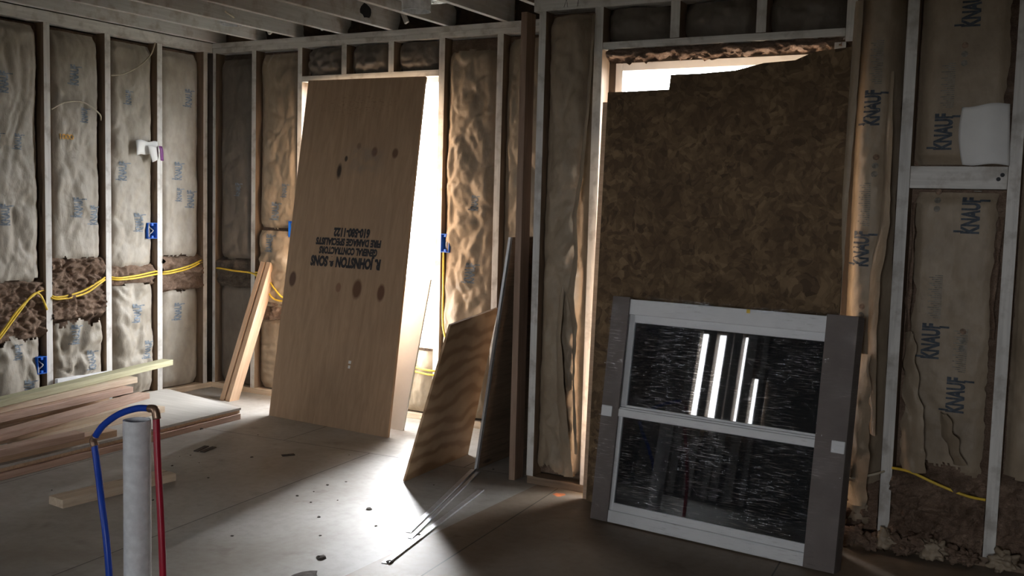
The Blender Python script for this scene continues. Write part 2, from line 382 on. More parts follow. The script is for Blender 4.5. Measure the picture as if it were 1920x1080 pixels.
board('bottom_plate', (0, -8.0, .02), (0, .0, .02), (1, 0, 0), .04, .09, M['pine_pale'], 'bottom plate along the left wall behind the lumber pile', 'plate')
board('top_plate', (0, -8.0, 2.535), (0, .0, 2.535), (1, 0, 0), .07, .09, M['paint'], 'white top plate running along the left wall', 'plate')
bstud(.018, Z0, 2.50, 'back wall stud standing in the left corner', .03)
bstud(.415, Z0, 2.50, 'back wall stud behind the two leaning two-by-fours')
bstud(.850, Z0, 2.50, 'back wall stud at the left jamb of the bright opening', .040)
bstud(2.045, Z0, 2.50, 'back wall stud at the right jamb of the bright opening', .045)
bstud(2.480, Z0, 2.50, 'back wall stud rising above the wavy-grained plywood', .045)
bstud(2.92, Z0, 2.50, 'back wall stud hidden in the dark corner behind the reddish post')
board('bottom_plate', (0, 0, .02), (3.15, 0, .02), (0, -1, 0), .04, .09, M['pine_pale'], 'bottom plate along the back wall under the bright opening', 'plate')
board('top_plate', (-.0, 0, 2.516), (3.15, 0, 2.516), (0, -1, 0), .036, .11, M['paint'], 'lower top plate along the back wall', 'plate')
board('top_plate', (-.0, -.002, 2.553), (3.15, -.002, 2.553), (0, -1, 0), .036, .11, M['paint'], 'upper top plate along the back wall, under the joists', 'plate')
bstud(1.243, 2.30, 2.498, 'left short cripple stud above the bright opening', .045, name='cripple_stud')
bstud(1.640, 2.30, 2.498, 'right short cripple stud above the bright opening', .045, name='cripple_stud')
board('header_plate', (.870, -.001, 2.280), (2.022, -.001, 2.280), (0, -1, 0), .040, .10, M['paint'], 'horizontal header plate over the bright opening', 'header')
board('sill_plate', (.870, 0, .503), (2.022, 0, .503), (0, -1, 0), .038, .10, M['pine_pale'], 'sill plate under the bright opening behind leaning plywood', 'sill')
for i, xx in enumerate((1.243, 1.640)): bstud(xx, Z0, .484, 'short stud below the bright opening sill, %s one' % ('left', 'right')[i], .045, name='cripple_stud')
# window 1: slim frame in the opening
def wframe(name, x0, x1, z0, z1, y, wd, parent=None):
    mb = MB()
    for a, b_ in [((x0, y, z0), (x0+wd, y+.05, z1)), ((x1-wd, y, z0), (x1, y+.05, z1)), ((x0+wd, y, z1-wd), (x1-wd, y+.05, z1)), ((x0+wd, y, z0), (x1-wd, y+.05, z0+wd))]: mb.box(a, b_)
    return mb
w1 = empty('window_1', (1.43, .08, .52), kind='structure')
o = wframe('f', .872-1.43, 2.02-1.43, 0, 1.74, 0, .03).build('window_frame', M['vinyl'], w1, bev=.002)
w2 = empty('window_2', (4.19, RY+.11, .3), kind='structure')
mb = wframe('f', 3.636-4.19, 4.74-4.19, -.08, 1.86, 0, .038); mb.build('window_frame', M['vinyl'], w2, bev=.002)
# right wall framing
post = board('corner_post', (3.168, RY, 0), (3.168, RY, 2.425), (0, -1, 0), .036, .09, M['post'], 'reddish brown post standing at the corner beside the dark leaning sheet', 'post')
for i, yy in enumerate((-.62, -.30)):
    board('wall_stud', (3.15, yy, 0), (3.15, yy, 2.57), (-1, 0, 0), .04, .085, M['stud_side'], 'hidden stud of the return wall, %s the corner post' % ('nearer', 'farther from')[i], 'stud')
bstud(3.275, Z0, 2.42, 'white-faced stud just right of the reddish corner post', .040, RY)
bstud(3.588, Z0, 2.42, 'white-faced stud lit along the left side of the covered opening', .046, RY)
bstud(4.742, Z0, 2.19, 'stud hidden behind the right edge of the strand board', .05, RY+.004)
bstud(4.785, 2.19, 2.42, 'short stud at the right end of the header over the covered opening', .045, RY+.002, name='cripple_stud')
bstud(4.845, Z0, 2.42, 'stud hidden behind torn kraft paper right of the covered opening', .04, RY+.06)
bstud(5.035, Z0, 2.42, 'white-faced stud right of the long torn paper flaps', .048, RY)
bstud(5.456, Z0, 2.42, 'white-faced stud at the far right of the view with the pinned white paper', .048, RY)
bstud(5.88, Z0, 2.42, 'stud beyond the right edge of the view', .048, RY)
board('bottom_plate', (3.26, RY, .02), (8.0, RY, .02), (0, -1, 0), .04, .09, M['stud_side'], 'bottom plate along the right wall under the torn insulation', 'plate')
board('top_plate', (3.225, RY-.003, 2.455), (8.0, RY-.003, 2.455), (0, -1, 0), .072, .10, M['paint'], 'white top plate above the covered opening', 'plate')
board('header_plate', (3.613, RY-.002, 2.231), (4.762, RY-.002, 2.231), (0, -1, 0), .034, .10, M['paint'], 'horizontal header plate over the covered opening', 'header')
bstud(3.981, 2.25, 2.42, 'left short cripple stud over the covered opening', .047, RY, name='cripple_stud')
bstud(4.391, 2.25, 2.42, 'right short cripple stud over the covered opening', .047, RY, name='cripple_stud')
blk = board('blocking', (5.060, RY-.001, 1.611), (5.431, RY-.001, 1.611), (0, -1, 0), .092, .04, M['paint'], 'flat white blocking board nailed between two right wall studs', 'blocking')
for (dx, dz) in ((.338, -.005), (.352, .012)):
    mb = MB().tube([(dx, dz, .0005), (dx, dz, .0015)], .0085, 12); mb.build('bored_hole', M['black'], blk)
    COL.objects[-1] if False else None
# pencil marks on the top plate
tpr = [o for o in bpy.data.objects if o.get('label') == 'white top plate above the covered opening'][0]
bpy.context.view_layer.update(); inv_ = tpr.matrix_world.inverted()
for pts in ([(3.395, 2.43), (3.408, 2.47), (3.415, 2.43)], [(3.47, 2.43), (3.474, 2.468)]):
    MB().tube([inv_ @ Vector((x, RY-.004, z)) for x, z in pts], .0012, 5).build('pencil_mark', M['black'], tpr)

# ceiling joists ---------------------------------------------------
jl = ['far left joist tight along the left wall', 'second joist from the left wall, carrying thin pipes', 'third joist from the left wall, beside the left duct collar', 'fourth joist from the left wall',
      'fifth joist from the left wall, with a dark knot', 'sixth joist from the left wall, left of the silver duct collar', 'seventh joist from the left wall, right of the silver duct collar', 'joist above the reddish corner post']
for i, x in enumerate([.03, .43, .80, 1.21, 1.63, 2.07, 2.505, 2.93]):
    board('ceiling_joist', (x, .09, 2.573), (x, -8.0, 2.573), (0, 0, -1), .038, .235, M['joist'], jl[i], 'joist')
for i, x in enumerate([3.35, 3.77, 4.2, 4.62, 5.05, 5.47, 5.9, 6.3, 6.75, 7.2, 7.6]):
    board('ceiling_joist', (x, RY+.09, 2.573), (x, -8.0, 2.573), (0, 0, -1), .038, .235, M['joist'], 'ceiling joist above the right wall, outside the view, %s past the corner post' % ['first', 'second', 'third', 'fourth', 'fifth', 'sixth', 'seventh', 'eighth', 'ninth', 'tenth', 'eleventh'][i], 'joist')
bpy.context.view_layer.update()
j5 = [o for o in bpy.data.objects if o.get('label', '').startswith('fifth joist')][0]; iv = j5.matrix_world.inverted()
kb = []
for q in range(14):
    an = 2*math.pi*q/14; rr = .045*(1+.45*noise.noise(Vector((q*1.7, 2, 2)))); kb.append((-.29+rr*1.3*math.cos(an), 2.645+rr*math.sin(an)))
mb = MB(); mb.v = [tuple(iv @ Vector((1.6505, y, z))) for y, z in kb]; mb.f = [tuple(range(14))]; mb.m = [0]
mb.build('dark_knot', M['black'], j5, fix=False)
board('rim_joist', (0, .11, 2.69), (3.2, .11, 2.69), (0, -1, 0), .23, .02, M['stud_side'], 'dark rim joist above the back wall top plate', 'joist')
for i, (x0, x1) in enumerate([(.46, .53), (1.76, 1.70), (.83, .88)]):
    x0, x1 = [(.50, .62), (1.70, 1.80), (.98, 1.10)][i]
    board('joist_bridging', (x1, -.06, 2.60), (x0, -.06, 2.80), (0, -1, 0), .03, .02, M['paint'], ['left slanted bridging strut between joists near the back corner', 'right slanted bridging strut between joists over the bright opening', 'middle slanted bridging strut between joists above the back wall'][i], 'strut')
for i, (dx, z) in enumerate([(0, 2.70), (.03, 2.68)]):
    cable('thin_pipe', [(.50+dx, .05, z), (.51+dx, -.8, z), (.52+dx, -2.2, z)], .006, M['alum'], ['upper thin silver pipe running between joists at top left', 'lower thin silver pipe running between joists at top left'][i], 'pipe')
cable('ceiling_cable', [(.64, -.38, 2.60), (.75, -.5, 2.61), (.95, -.8, 2.60)], .006, M['cream'], 'pale cable crossing under the joists at top left')
def duct(cx, cyy, z, r, label, big):
    e = empty('duct_collar', (cx, cyy, z), label, 'duct')
    mb = MB(); seg = 28
    n = len(mb.v)
    prof = [(r, 0), (r, .05), (r*1.02, .052), (r*1.02, .06), (r, .062), (r, .08)]
    prof = prof + [(a-.004, b) for a, b in reversed(prof)]
    for a, b in prof:
        for j in range(seg):
            an = 2*math.pi*j/seg; k = 1+.012*math.sin(an*9); mb.v.append((a*k*math.cos(an), a*k*math.sin(an), b))
    P = len(prof)
    for i in range(P):
        for j in range(seg):
            i2 = (i+1) % P; j2 = (j+1) % seg; mb.f.append((i*seg+j, i*seg+j2, i2*seg+j2, i2*seg+j)); mb.m.append(0)
    mb.build('collar', M['metal'], e, smooth=False)
    mb = MB(); nn = 26
    mb.box((-.17, -big, .08), (.17, big, .20)); o = mb.build('duct_boot', M['foil'], e, bev=.006)
m, nt, b = newmat('crinkled_foil'); M['foil'] = m
b.inputs['Base Color'].default_value = (.8, .8, .8, 1); b.inputs['Metallic'].default_value = .8; b.inputs['Roughness'].default_value = .25
bump(nt, b, noisen(nt, coords(nt), 22, 3, .6, 1), .8, .02)
duct(2.265, -.60, 2.545, .085, 'silver round duct collar hanging under the joists at the top centre', .22)
duct(.615, -.42, 2.60, .075, 'small round duct collar between joists at the top left', .16)

# ------------------------------------------------------------------ insulation batts
def ridged(u, z, s):
    return 1-2*abs(noise.noise(Vector((u, z, s))))
FR = {'L': lambda u, z, h: (h, u, z), 'B': lambda u, z, h: (u, -h, z), 'R': lambda u, z, h: (u, RY-h, z)}
def batt(wl, u0, u1, z0, z1, facings, label, mat='kraft', fmat='fiber', seed=1, prints=(), core_amp=.02, fluff=(), inset=.03, step=.0115, group=None):
    """facings: list of dict(z0,z1,amp,bul,e0,e1) paper pieces; fluff: list of (z0,z1,h,amp) exposed zones of the core"""
    fr = FR[wl]; W = u1-u0
    root = empty('insulation_batt', fr((u0+u1)/2, z0, -.05), label, 'insulation', group)
    ox, oy, oz = root.location
    def hh(u, z, f):
        t = min(max((u-u0)/W, 0), 1); d = min(t, 1-t)*W
        b0 = -f.get('inset', inset)*math.exp(-(d/.035)**2)
        e = min(z-f['z0'], f['z1']-z)
        b1 = -.03*math.exp(-(max(e, 0)/.03)**2)
        A = f.get('amp', .02); q = noise.noise(Vector((u*2.2, z*1.3, seed)))
        wu = u+.05*noise.noise(Vector((u*4, z*3, seed+9))); wz = z+.08*noise.noise(Vector((u*4, z*3, seed+19)))
        fz = f.get('fz', 2.6); fu = f.get('fu', 6)
        r1 = ridged(wu*fu, wz*fz, seed+3)**1; r2_ = ridged(wu*14, wz*9, seed+5); r3 = noise.noise(Vector((u*40, z*30, seed)))
        vd = noise.voronoi(Vector((wu*f.get('fu', 6)*1.2, wz*f.get('fz', 2.6)*1.5, seed)))[0]; cr = min(vd[1]-vd[0], .5)
        vd2 = noise.voronoi(Vector((wu*17, wz*11, seed+2)))[0]; cr2 = min(vd2[1]-vd2[0], .5)
        r1 = .35*r1+1.9*cr; r2_ = .5*r2_+1.2*cr2
        return -.034 + f.get('bul', .01)*math.sin(math.pi*t) + b0+b1 + A*(.7*r1+.35*r2_+.9*q+.06*r3)*(.35+.65*min(1, d/.06))
    # core
    cs = .009 if fluff else .016; nu = max(4, int(W/cs)); nz = max(6, int((z1-z0)/cs)); vs = []; fs = []
    for i in range(nz+1):
        z = z0+(z1-z0)*i/nz
        for j in range(nu+1):
            u = u0+W*j/nu
            h = -.082+core_amp*.5*noise.noise(Vector((u*9, z*9, seed)))
            for (a, b_, fh, am) in fluff:
                k = min(1, max(0, (z-a)/.03+.5*noise.noise(Vector((u*12, a, seed)))))*min(1, max(0, (b_-z)/.03+.5*noise.noise(Vector((u*12, b_, seed)))))
                if k > 0:
                    vf = noise.voronoi(Vector((u*20+2*noise.noise(Vector((u*9, z*9, seed))), z*26, seed)))[0]; n_ = .8*noise.fractal(Vector((u*11, z*15, seed)), .8, 2, 5)+.5*ridged(u*17, z*26, seed+2)+1.3*min(vf[1]-vf[0], .6)-.3
                    h = h*(1-k)+k*(fh+am*n_)
            x, y, zz = fr(u, z, h); vs.append((x-ox, y-oy, zz-oz))
    for i in range(nz):
        for j in range(nu):
            a = i*(nu+1)+j; fs.append((a, a+1, a+nu+2, a+nu+1))
    me = bpy.data.meshes.new('fiberglass_core'); me.from_pydata(vs, [], fs); link('fiberglass_core', me, M[fmat], root, smooth=True)
    # facings
    for fi, f in enumerate(facings):
        nu = max(6, int(W/step)); nz = max(6, int((f['z1']-f['z0'])/step)); vs = []; fs = []
        i0 = f.get('i0', .006); i1 = f.get('i1', .006)
        for i in range(nz+1):
            z = f['z0']+(f['z1']-f['z0'])*i/nz
            a0 = u0+i0*(1+.9*noise.noise(Vector((z*5, seed, 1)))+.4*noise.noise(Vector((z*25, seed, 1))))
            a1 = u1-i1*(1+.9*noise.noise(Vector((z*5, seed, 7)))+.4*noise.noise(Vector((z*25, seed, 7))))
            for j in range(nu+1):
                u = a0+(a1-a0)*j/nu
                x, y, zz = fr(u, z, hh(u, z, f)); vs.append((x-ox, y-oy, zz-oz))
        for i in range(nz):
            z = f['z0']+(f['z1']-f['z0'])*(i+.5)/nz
            for j in range(nu):
                u = u0+W*(j+.5)/nu
                if z-f['z0'] < f.get('t0', .0)*(.5+.9*noise.noise(Vector((u*9, fi, seed)))+.3*noise.noise(Vector((u*40, fi, seed)))): continue
                if f['z1']-z < f.get('t1', .0)*(.5+.9*noise.noise(Vector((u*9, fi+5, seed)))+.3*noise.noise(Vector((u*40, fi, seed)))): continue
                a = i*(nu+1)+j; fs.append((a, a+1, a+nu+2, a+nu+1))
        me = bpy.data.meshes.new('kraft_facing'); me.from_pydata(vs, [], fs)
        link('kraft_facing', me, M[f.get('mat', mat)], root, smooth=True)
    def surf(u, z):
        for f in facings:
            if f['z0'] <= z <= f['z1']: return hh(u, z, f)
        return -.05
    # printing
    bms = {}
    for (pu, pz, kind) in prints:
        if kind in ('K', 'k', 'M'):
            sc = {'K': .82, 'k': .62, 'M': .95}[kind]
            bm = text_mesh('KNAUF', .098*sc, (.50, 1), .98, .0045*sc)
            xs = [v_.co.x for v_ in bm.verts]; x0_, x1_ = min(xs), max(xs); hh_ = .034*sc
            for (bxx, byy, bw, bh) in ((x0_+.004*sc, hh_*1.45, .009*sc, hh_*1.2), (x1_-.018*sc, -hh_*1.45, .009*sc, hh_*1.2)):
                vv = [bm.verts.new((bxx+q*bw, byy+r_*bh/2, 0)) for q, r_ in ((0, -1), (1, -1), (1, 1), (0, 1))]; bm.faces.new(vv)
            pieces = [(bm, 0, 0, 'ink' if kind == 'M' else 'ink_light')]
            if kind == 'M':
                bq = bmesh.new()
                for q in range(22):
                    hx = .10+q*.0085; vv = [bq.verts.new((hx+a_*.004, .0+b_, 0)) for a_, b_ in ((0, -.03), (1, -.03), (1, .0+.012*((q*7) % 3)), (0, .0+.012*((q*7) % 3)))]; bq.faces.new(vv)
                pieces.append((bq, 0, 0, 'inkfaint'))
        elif kind == 'D':
            pieces = []
            for q in range(3):
                bq = bmesh.new(); bmesh.ops.create_circle(bq, cap_ends=True, segments=14, radius=.013); pieces.append((bq, q*.036, 0, 'inkfaint' if q < 2 else 'inkbrown'))
        elif kind == 'O':
            pieces = [(text_mesh('1000', .06, (1.0, .8), .9, .001), 0, 0, 'inkorange')]
        for bq, dx, dy, im in pieces:
            bmesh.ops.subdivide_edges(bq, edges=bq.edges, cuts=1)
            for v_ in bq.verts:
                x, y = v_.co.x+dx, v_.co.y+dy
                if kind != 'O': x, y = -y, x          # text runs upward
                uu, zz = pu+x, pz+y
                uc = min(max(uu, u0+.004), u1-.004)
                X, Y, Zz = fr(uc, zz, surf(uc, zz)+.0035); v_.co = (X-ox, Y-oy, Zz-oz)
            me = bpy.data.meshes.new('printed_mark'); bq.to_mesh(me); bq.free(); link('printed_mark' if im not in ('ink', 'ink_light') or kind in 'DO' else 'printed_lettering', me, M[im], root)
    return root, surf
def flap(root, wl, path, mat, seed=1, name='torn_flap', amp=.006, nseg=7):
    """ribbon: path of (z, u_a, h_a, u_b, h_b) rows - paper edge standing out of the cavity"""
    fr = FR[wl]; rows = []
    P = path; n = 10
    for i in range(len(P)-1):
        for k in range(n):
            t = k/n; t = t*t*(3-2*t); rows.append([P[i][q]*(1-t)+P[i+1][q]*t for q in range(5)] + [0])
    rows.append(list(P[-1])+[0]); ox, oy, oz = root.location
    vs = []; fs = []
    for z, ua, ha, ub, hb, _ in rows:
        for j in range(nseg+1):
            t = j/nseg; u = ua*(1-t)+ub*t; h = ha*(1-t)+hb*t+.012*math.sin(math.pi*t)
            d = amp*(noise.noise(Vector((u*30, z*16, seed)))+.6*ridged(t*2, z*8, seed))
            x, y, zz = fr(u+d*.8, z+d*.5, h+d); vs.append((x-ox, y-oy, zz-oz))
    k = nseg+1
    for i in range(len(rows)-1):
        for j in range(nseg): a = i*k+j; fs.append((a, a+1, a+k+1, a+k))
    me = bpy.data.meshes.new(name); me.from_pydata(vs, [], fs); return link(name, me, M[mat], root, smooth=True)

F_ = dict
# left wall bays (u = y)
batt('L', -2.255, -1.857, .05, 2.49, [F_(z0=.06, z1=2.47, amp=.02)], 'insulation in the left wall cavity nearest the camera, out of view', 'kraft_grey', seed=31, step=.03)
batt('L', -1.807, -1.40, .05, 2.49, [F_(z0=.86, z1=2.47, amp=.026, t0=.06, i1=.03), F_(z0=.06, z1=.56, amp=.035, bul=.03, t1=.08, i1=.03)],
     'grey kraft-faced insulation at the left edge, its middle torn open behind looping yellow cable', 'kraft_grey', seed=2, fluff=[(.50, .90, -.025, .035)],
     prints=[(-1.66, 2.1, 'K'), (-1.70, 1.75, 'k'), (-1.56, 1.75, 'k'), (-1.66, 1.3, 'K'), (-1.52, .2, 'K'), (-1.6, .45, 'k')])
batt('L', -1.350, -.948, .05, 2.49, [F_(z0=.99, z1=2.47, amp=.022, t0=.06, i1=.035), F_(z0=.10, z1=.66, amp=.055, bul=.025, t1=.12, fu=5, fz=3)],
     'kraft insulation with orange figures, above a burst brown clump and crossing yellow cable', 'kraft_grey', seed=4, fluff=[(.60, 1.04, -.02, .042)],
     prints=[(-1.17, 2.2, 'K'), (-1.10, 1.95, 'k'), (-1.24, 1.80, 'O'), (-1.15, 1.35, 'K'), (-1.03, 1.30, 'K'), (-1.19, .52, 'K'), (-1.08, .34, 'K')])
batt('L', -.898, -.515, .05, 2.49, [F_(z0=.93, z1=2.47, amp=.028, t0=.03, fu=7), F_(z0=.06, z1=.84, amp=.045, bul=.03, t1=.03, fu=5, fz=3.5)],
     'crumpled kraft insulation between the middle stud and the stud with taped paper', 'kraft_grey', seed=6, fluff=[(.80, .97, -.03, .03)],
     prints=[(-.79, 1.60, 'K'), (-.66, 1.25, 'K'), (-.70, .62, 'K'), (-.62, .36, 'K'), (-.75, 2.1, 'k')])
batt('L', -.466, -.090, .05, 2.49, [F_(z0=.98, z1=2.47, amp=.018, t0=.05), F_(z0=.05, z1=.78, amp=.014, t1=.05)],
     'smooth kraft insulation in the last left wall cavity before the corner', 'kraft_grey', seed=8, fluff=[(.74, 1.02, -.015, .036)],
     prints=[(-.21, 2.15, 'K'), (-.31, 1.62, 'K'), (-.20, 1.42, 'K'), (-.30, 1.45, 'k'), (-.31, .60, 'K')])
# back wall bays (u = x)
batt('B', .036, .392, .05, 2.49, [F_(z0=.98, z1=2.45, amp=.022, t0=.02), F_(z0=.05, z1=.80, amp=.012, t1=.02)],
     'dark kraft insulation in the back corner with a short yellow cable across it', 'kraft_dark', 'fiber_grey', seed=10, fluff=[(.76, 1.0, -.02, .03)], prints=[(.26, 1.5, 'k')])
batt('B', .438, .828, .05, 2.49, [F_(z0=1.22, z1=2.47, amp=.03, t0=.02, fu=5), F_(z0=.66, z1=1.21, amp=.04, bul=.03, fu=4, fz=3), F_(z0=.05, z1=.58, amp=.012, fu=1.2, fz=9)],
     'wrinkled golden-lit kraft insulation just left of the bright opening', 'kraft', seed=12, fluff=[(.54, .72, -.01, .03)],
     prints=[(.62, 1.35, 'K'), (.70, 1.5, 'k'), (.60, 1.12, 'K')])
for i, (a, b_) in enumerate([(.875, 1.218), (1.268, 1.615), (1.665, 2.018)]):
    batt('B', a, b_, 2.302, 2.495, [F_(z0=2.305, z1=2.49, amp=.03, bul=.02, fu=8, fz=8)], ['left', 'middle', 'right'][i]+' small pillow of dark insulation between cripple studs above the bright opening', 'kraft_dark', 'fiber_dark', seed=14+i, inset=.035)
    batt('B', a, b_, .045, .482, [F_(z0=.05, z1=.46, amp=.035, bul=.02)], ['left', 'middle', 'right'][i]+' piece of kraft insulation below the bright opening sill', 'kraft', seed=24+i)
batt('B', 2.070, 2.455, .05, 2.49, [F_(z0=.06, z1=2.42, amp=.042, bul=.015, t1=.02, fu=6, fz=3.2)],
     'crinkled kraft insulation right of the bright opening, above wavy plywood', 'kraft', seed=18, prints=[(2.30, 1.0, 'K'), (2.32, 1.45, 'k')])
batt('B', 2.505, 2.897, .05, 2.49, [F_(z0=.06, z1=2.47, amp=.03)], 'dark kraft insulation left of the reddish corner post', 'kraft', seed=20)
# right wall bays
r1_, s1_ = batt('R', 3.297, 3.563, .05, 2.41, [F_(z0=.07, z1=2.39, amp=.055, bul=.05, fu=5, fz=2.0, t0=.05)],
     'long bulging kraft insulation between the corner studs, lit on its right edge', 'kraft', seed=22, inset=.02)
flap(r1_, 'R', [(2.38, 3.555, .00, 3.575, .02), (1.9, 3.53, .0, 3.562, .03), (1.6, 3.51, .01, 3.560, .07), (1.4, 3.49, .03, 3.552, .11), (1.2, 3.50, .02, 3.558, .09), (1.0, 3.47, .03, 3.555, .12), (.85, 3.50, .01, 3.556, .07), (.6, 3.51, .01, 3.556, .08), (.2, 3.53, .0, 3.558, .03)], 'kraft', 5, amp=.014)
flap(r1_, 'R', [(1.05, 3.42, .00, 3.47, .05), (.8, 3.40, .0, 3.46, .06), (.5, 3.42, .01, 3.50, .07), (.25, 3.44, .01, 3.53, .06), (.08, 3.45, .01, 3.54, .03)], 'kraft', 9, amp=.014)
for i, (a, b_) in enumerate([(3.614, 3.956), (4.006, 4.366), (4.416, 4.758)]):
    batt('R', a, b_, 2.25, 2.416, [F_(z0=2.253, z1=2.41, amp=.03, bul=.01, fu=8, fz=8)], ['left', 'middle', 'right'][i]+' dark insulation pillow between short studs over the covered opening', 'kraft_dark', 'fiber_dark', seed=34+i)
rr, sr = batt('R', 4.812, 5.008, .05, 2.41, [F_(z0=.07, z1=2.40, amp=.035, bul=.05, fu=7, fz=1.4, t0=.08)],
     'kraft insulation with long torn flaps between the covered opening and the next stud', 'kraft', seed=40, inset=.03, fluff=[(.05, .30, .0, .05)],
     prints=[(4.885, 1.30, 'M'), (4.90, 1.9, 'M'), (4.90, .98, 'D'), (4.925, 1.62, 'D')])
flap(rr, 'R', [(2.35, 4.80, .02, 4.84, .05), (1.9, 4.79, .03, 4.835, .06), (1.5, 4.785, .04, 4.825, .07), (1.1, 4.79, .03, 4.82, .07), (.9, 4.80, .02, 4.82, .05)], 'kraft', 3)
flap(rr, 'R', [(2.05, 4.955, .00, 4.975, .03), (1.85, 4.945, .01, 4.985, .06), (1.6, 4.955, .02, 4.995, .09), (1.42, 4.945, .02, 5.00, .07), (1.2, 4.925, .03, 4.985, .11), (.95, 4.925, .03, 4.98, .11), (.7, 4.93, .02, 4.985, .08), (.5, 4.95, .0, 4.99, .06)], 'kraft', 6)
flap(rr, 'R', [(.85, 4.90, .02, 4.95, .10), (.65, 4.85, .03, 4.965, .13), (.45, 4.83, .03, 4.975, .14), (.3, 4.84, .02, 4.97, .10), (.18, 4.86, .0, 4.96, .06)], 'kraft', 11, amp=.026)
batt('R', 5.060, 5.431, 1.66, 2.41, [F_(z0=1.665, z1=2.40, amp=.010, i1=.03)], 'flat kraft insulation above the blocking board behind the white paper', 'kraft', seed=44,
     prints=[(5.26, 2.30, 'M'), (5.18, 1.80, 'M'), (5.24, 2.08, 'D')])
r5, s5 = batt('R', 5.060, 5.431, .05, 1.563, [F_(z0=.34, z1=1.55, amp=.012, t0=.10, i0=.03, i1=.03, bul=.0)], 'kraft insulation printed in blue below the blocking board, ragged at its foot', 'kraft', 'fiber', seed=46,
     prints=[(5.305, 1.455, 'M'), (5.17, 1.48, 'D'), (5.18, .92, 'M'), (5.30, .90, 'D'), (5.29, .70, 'M')], fluff=[(.0, .36, -.01, .075)])
flap(r5, 'R', [(.95, 5.07, -.02, 5.11, .02), (.8, 5.07, -.01, 5.13, .04), (.6, 5.08, .0, 5.17, .05), (.45, 5.08, .0, 5.19, .06), (.36, 5.09, .0, 5.18, .04)], 'kraft', 16, amp=.025)
flap(r5, 'R', [(.62, 5.22, -.02, 5.25, .02), (.54, 5.24, -.01, 5.29, .05), (.46, 5.27, .0, 5.33, .06), (.42, 5.29, .0, 5.35, .04)], 'kraft', 17, amp=.03)
flap(r5, 'R', [(1.5, 5.065, -.03, 5.085, .0), (1.35, 5.075, -.03, 5.09, .01), (1.1, 5.065, -.03, 5.09, .0), (.95, 5.07, -.03, 5.09, .0)], 'fiber', 18, amp=.012, name='fiber_fringe')
flap(r5, 'R', [(1.45, 5.40, -.04, 5.425, -.01), (1.3, 5.395, -.03, 5.42, .0), (1.1, 5.385, -.03, 5.41, .0), (.95, 5.40, -.03, 5.425, .0)], 'fiber', 19, amp=.014, name='fiber_fringe')
batt('R', 5.481, 5.855, .05, 2.41, [F_(z0=.34, z1=2.40, amp=.024, t0=.08, bul=.02)], 'kraft insulation at the right edge of the view beyond the last stud', 'kraft', seed=50, fluff=[(.0, .38, -.02, .05)])
# dark fluff between joists over the back plate
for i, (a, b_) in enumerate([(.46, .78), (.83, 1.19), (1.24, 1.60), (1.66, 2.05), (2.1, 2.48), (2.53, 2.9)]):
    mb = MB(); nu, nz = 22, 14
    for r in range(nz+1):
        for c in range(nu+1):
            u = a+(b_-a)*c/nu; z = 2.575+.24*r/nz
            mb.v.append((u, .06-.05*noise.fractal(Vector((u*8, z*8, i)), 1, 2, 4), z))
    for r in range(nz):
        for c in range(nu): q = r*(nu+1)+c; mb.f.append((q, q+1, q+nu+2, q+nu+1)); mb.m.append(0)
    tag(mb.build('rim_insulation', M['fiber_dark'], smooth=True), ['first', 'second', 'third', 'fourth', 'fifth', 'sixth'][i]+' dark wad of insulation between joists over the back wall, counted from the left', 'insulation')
# fluff hanging under the right header
mb = MB(); nu, nz = 110, 12
for r in range(nz+1):
    for c in range(nu+1):
        u = 3.63+1.12*c/nu; t = r/nz
        low = 2.150+.026*noise.noise(Vector((u*9, 3, 1)))+.022*noise.noise(Vector((u*45, 1, 3)))+.02*max(0, (u-4.2))
        z = 2.214*(1-t)+low*t
        mb.v.append((u, RY+.025-.022*math.sin(math.pi*min(1, t*1.1))-.030*noise.fractal(Vector((u*22, z*34, 4)), .7, 2, 5), z))
for r in range(nz):
    for c in range(nu): q = r*(nu+1)+c; mb.f.append((q, q+1, q+nu+2, q+nu+1)); mb.m.append(0)
tag(mb.build('header_insulation', M['fiber'], smooth=True), 'ragged brown insulation strip hanging under the header of the covered opening', 'insulation')

# ------------------------------------------------------------------ sheets
def sheet_from(o, xaxis, yaxis, w_, h_, th, name, mat, label, cat='panel', pts=None, bev=.001):
    X = Vector(xaxis).normalized(); Y = Vector(yaxis).normalized(); Zv = X.cross(Y).normalized(); Y = Zv.cross(X)
    m4 = Matrix(((X.x, Y.x, Zv.x, o[0]), (X.y, Y.y, Zv.y, o[1]), (X.z, Y.z, Zv.z, o[2]), (0, 0, 0, 1)))
    mb = MB().prism(pts or [(0, 0), (w_, 0), (w_, h_), (0, h_)], -th, 0)
    return tag(mb.build(name, mat, None, m4, bev=bev), label, cat)
# knotty plywood leaning in the opening
p = sheet_from((1.053, -.50, .0), (1.0, -.045, .0), (-.075, .46, 2.24), 1, 1, .018, 'plywood_sheet', M['plywood'],
               'tall knotty plywood sheet with upside-down black stencilled lettering, leaning in the bright opening', 'plywood',
               pts=[(0, 0), (1.02, .0), (.905, 2.295), (-.115, 2.31)])
def stamp(lines, parent):
    for (txt, cx_, cy__, hgt, width) in lines:
        bm = text_mesh(txt, hgt*1.34, (1, 1), 1.0, hgt*.085)
        xs = [v_.co.x for v_ in bm.verts]; W = max(xs)-min(xs); k = width/W
        for v_ in bm.verts: v_.co = (cx_-v_.co.x*k, cy__-v_.co.y, .0012)
        me = bpy.data.meshes.new('stencil_lettering'); bm.to_mesh(me); bm.free(); link('stencil_lettering', me, M['black'], parent)
stamp([('R. JOHNSTON & SONS', .465, 1.065, .066, .60), ('GENERAL CONTRACTORS', .475, 1.138, .046, .50), ('FIRE DAMAGE SPECIALISTS', .465, 1.197, .046, .56), ('610-580-1122', .485, 1.262, .056, .31)], p)
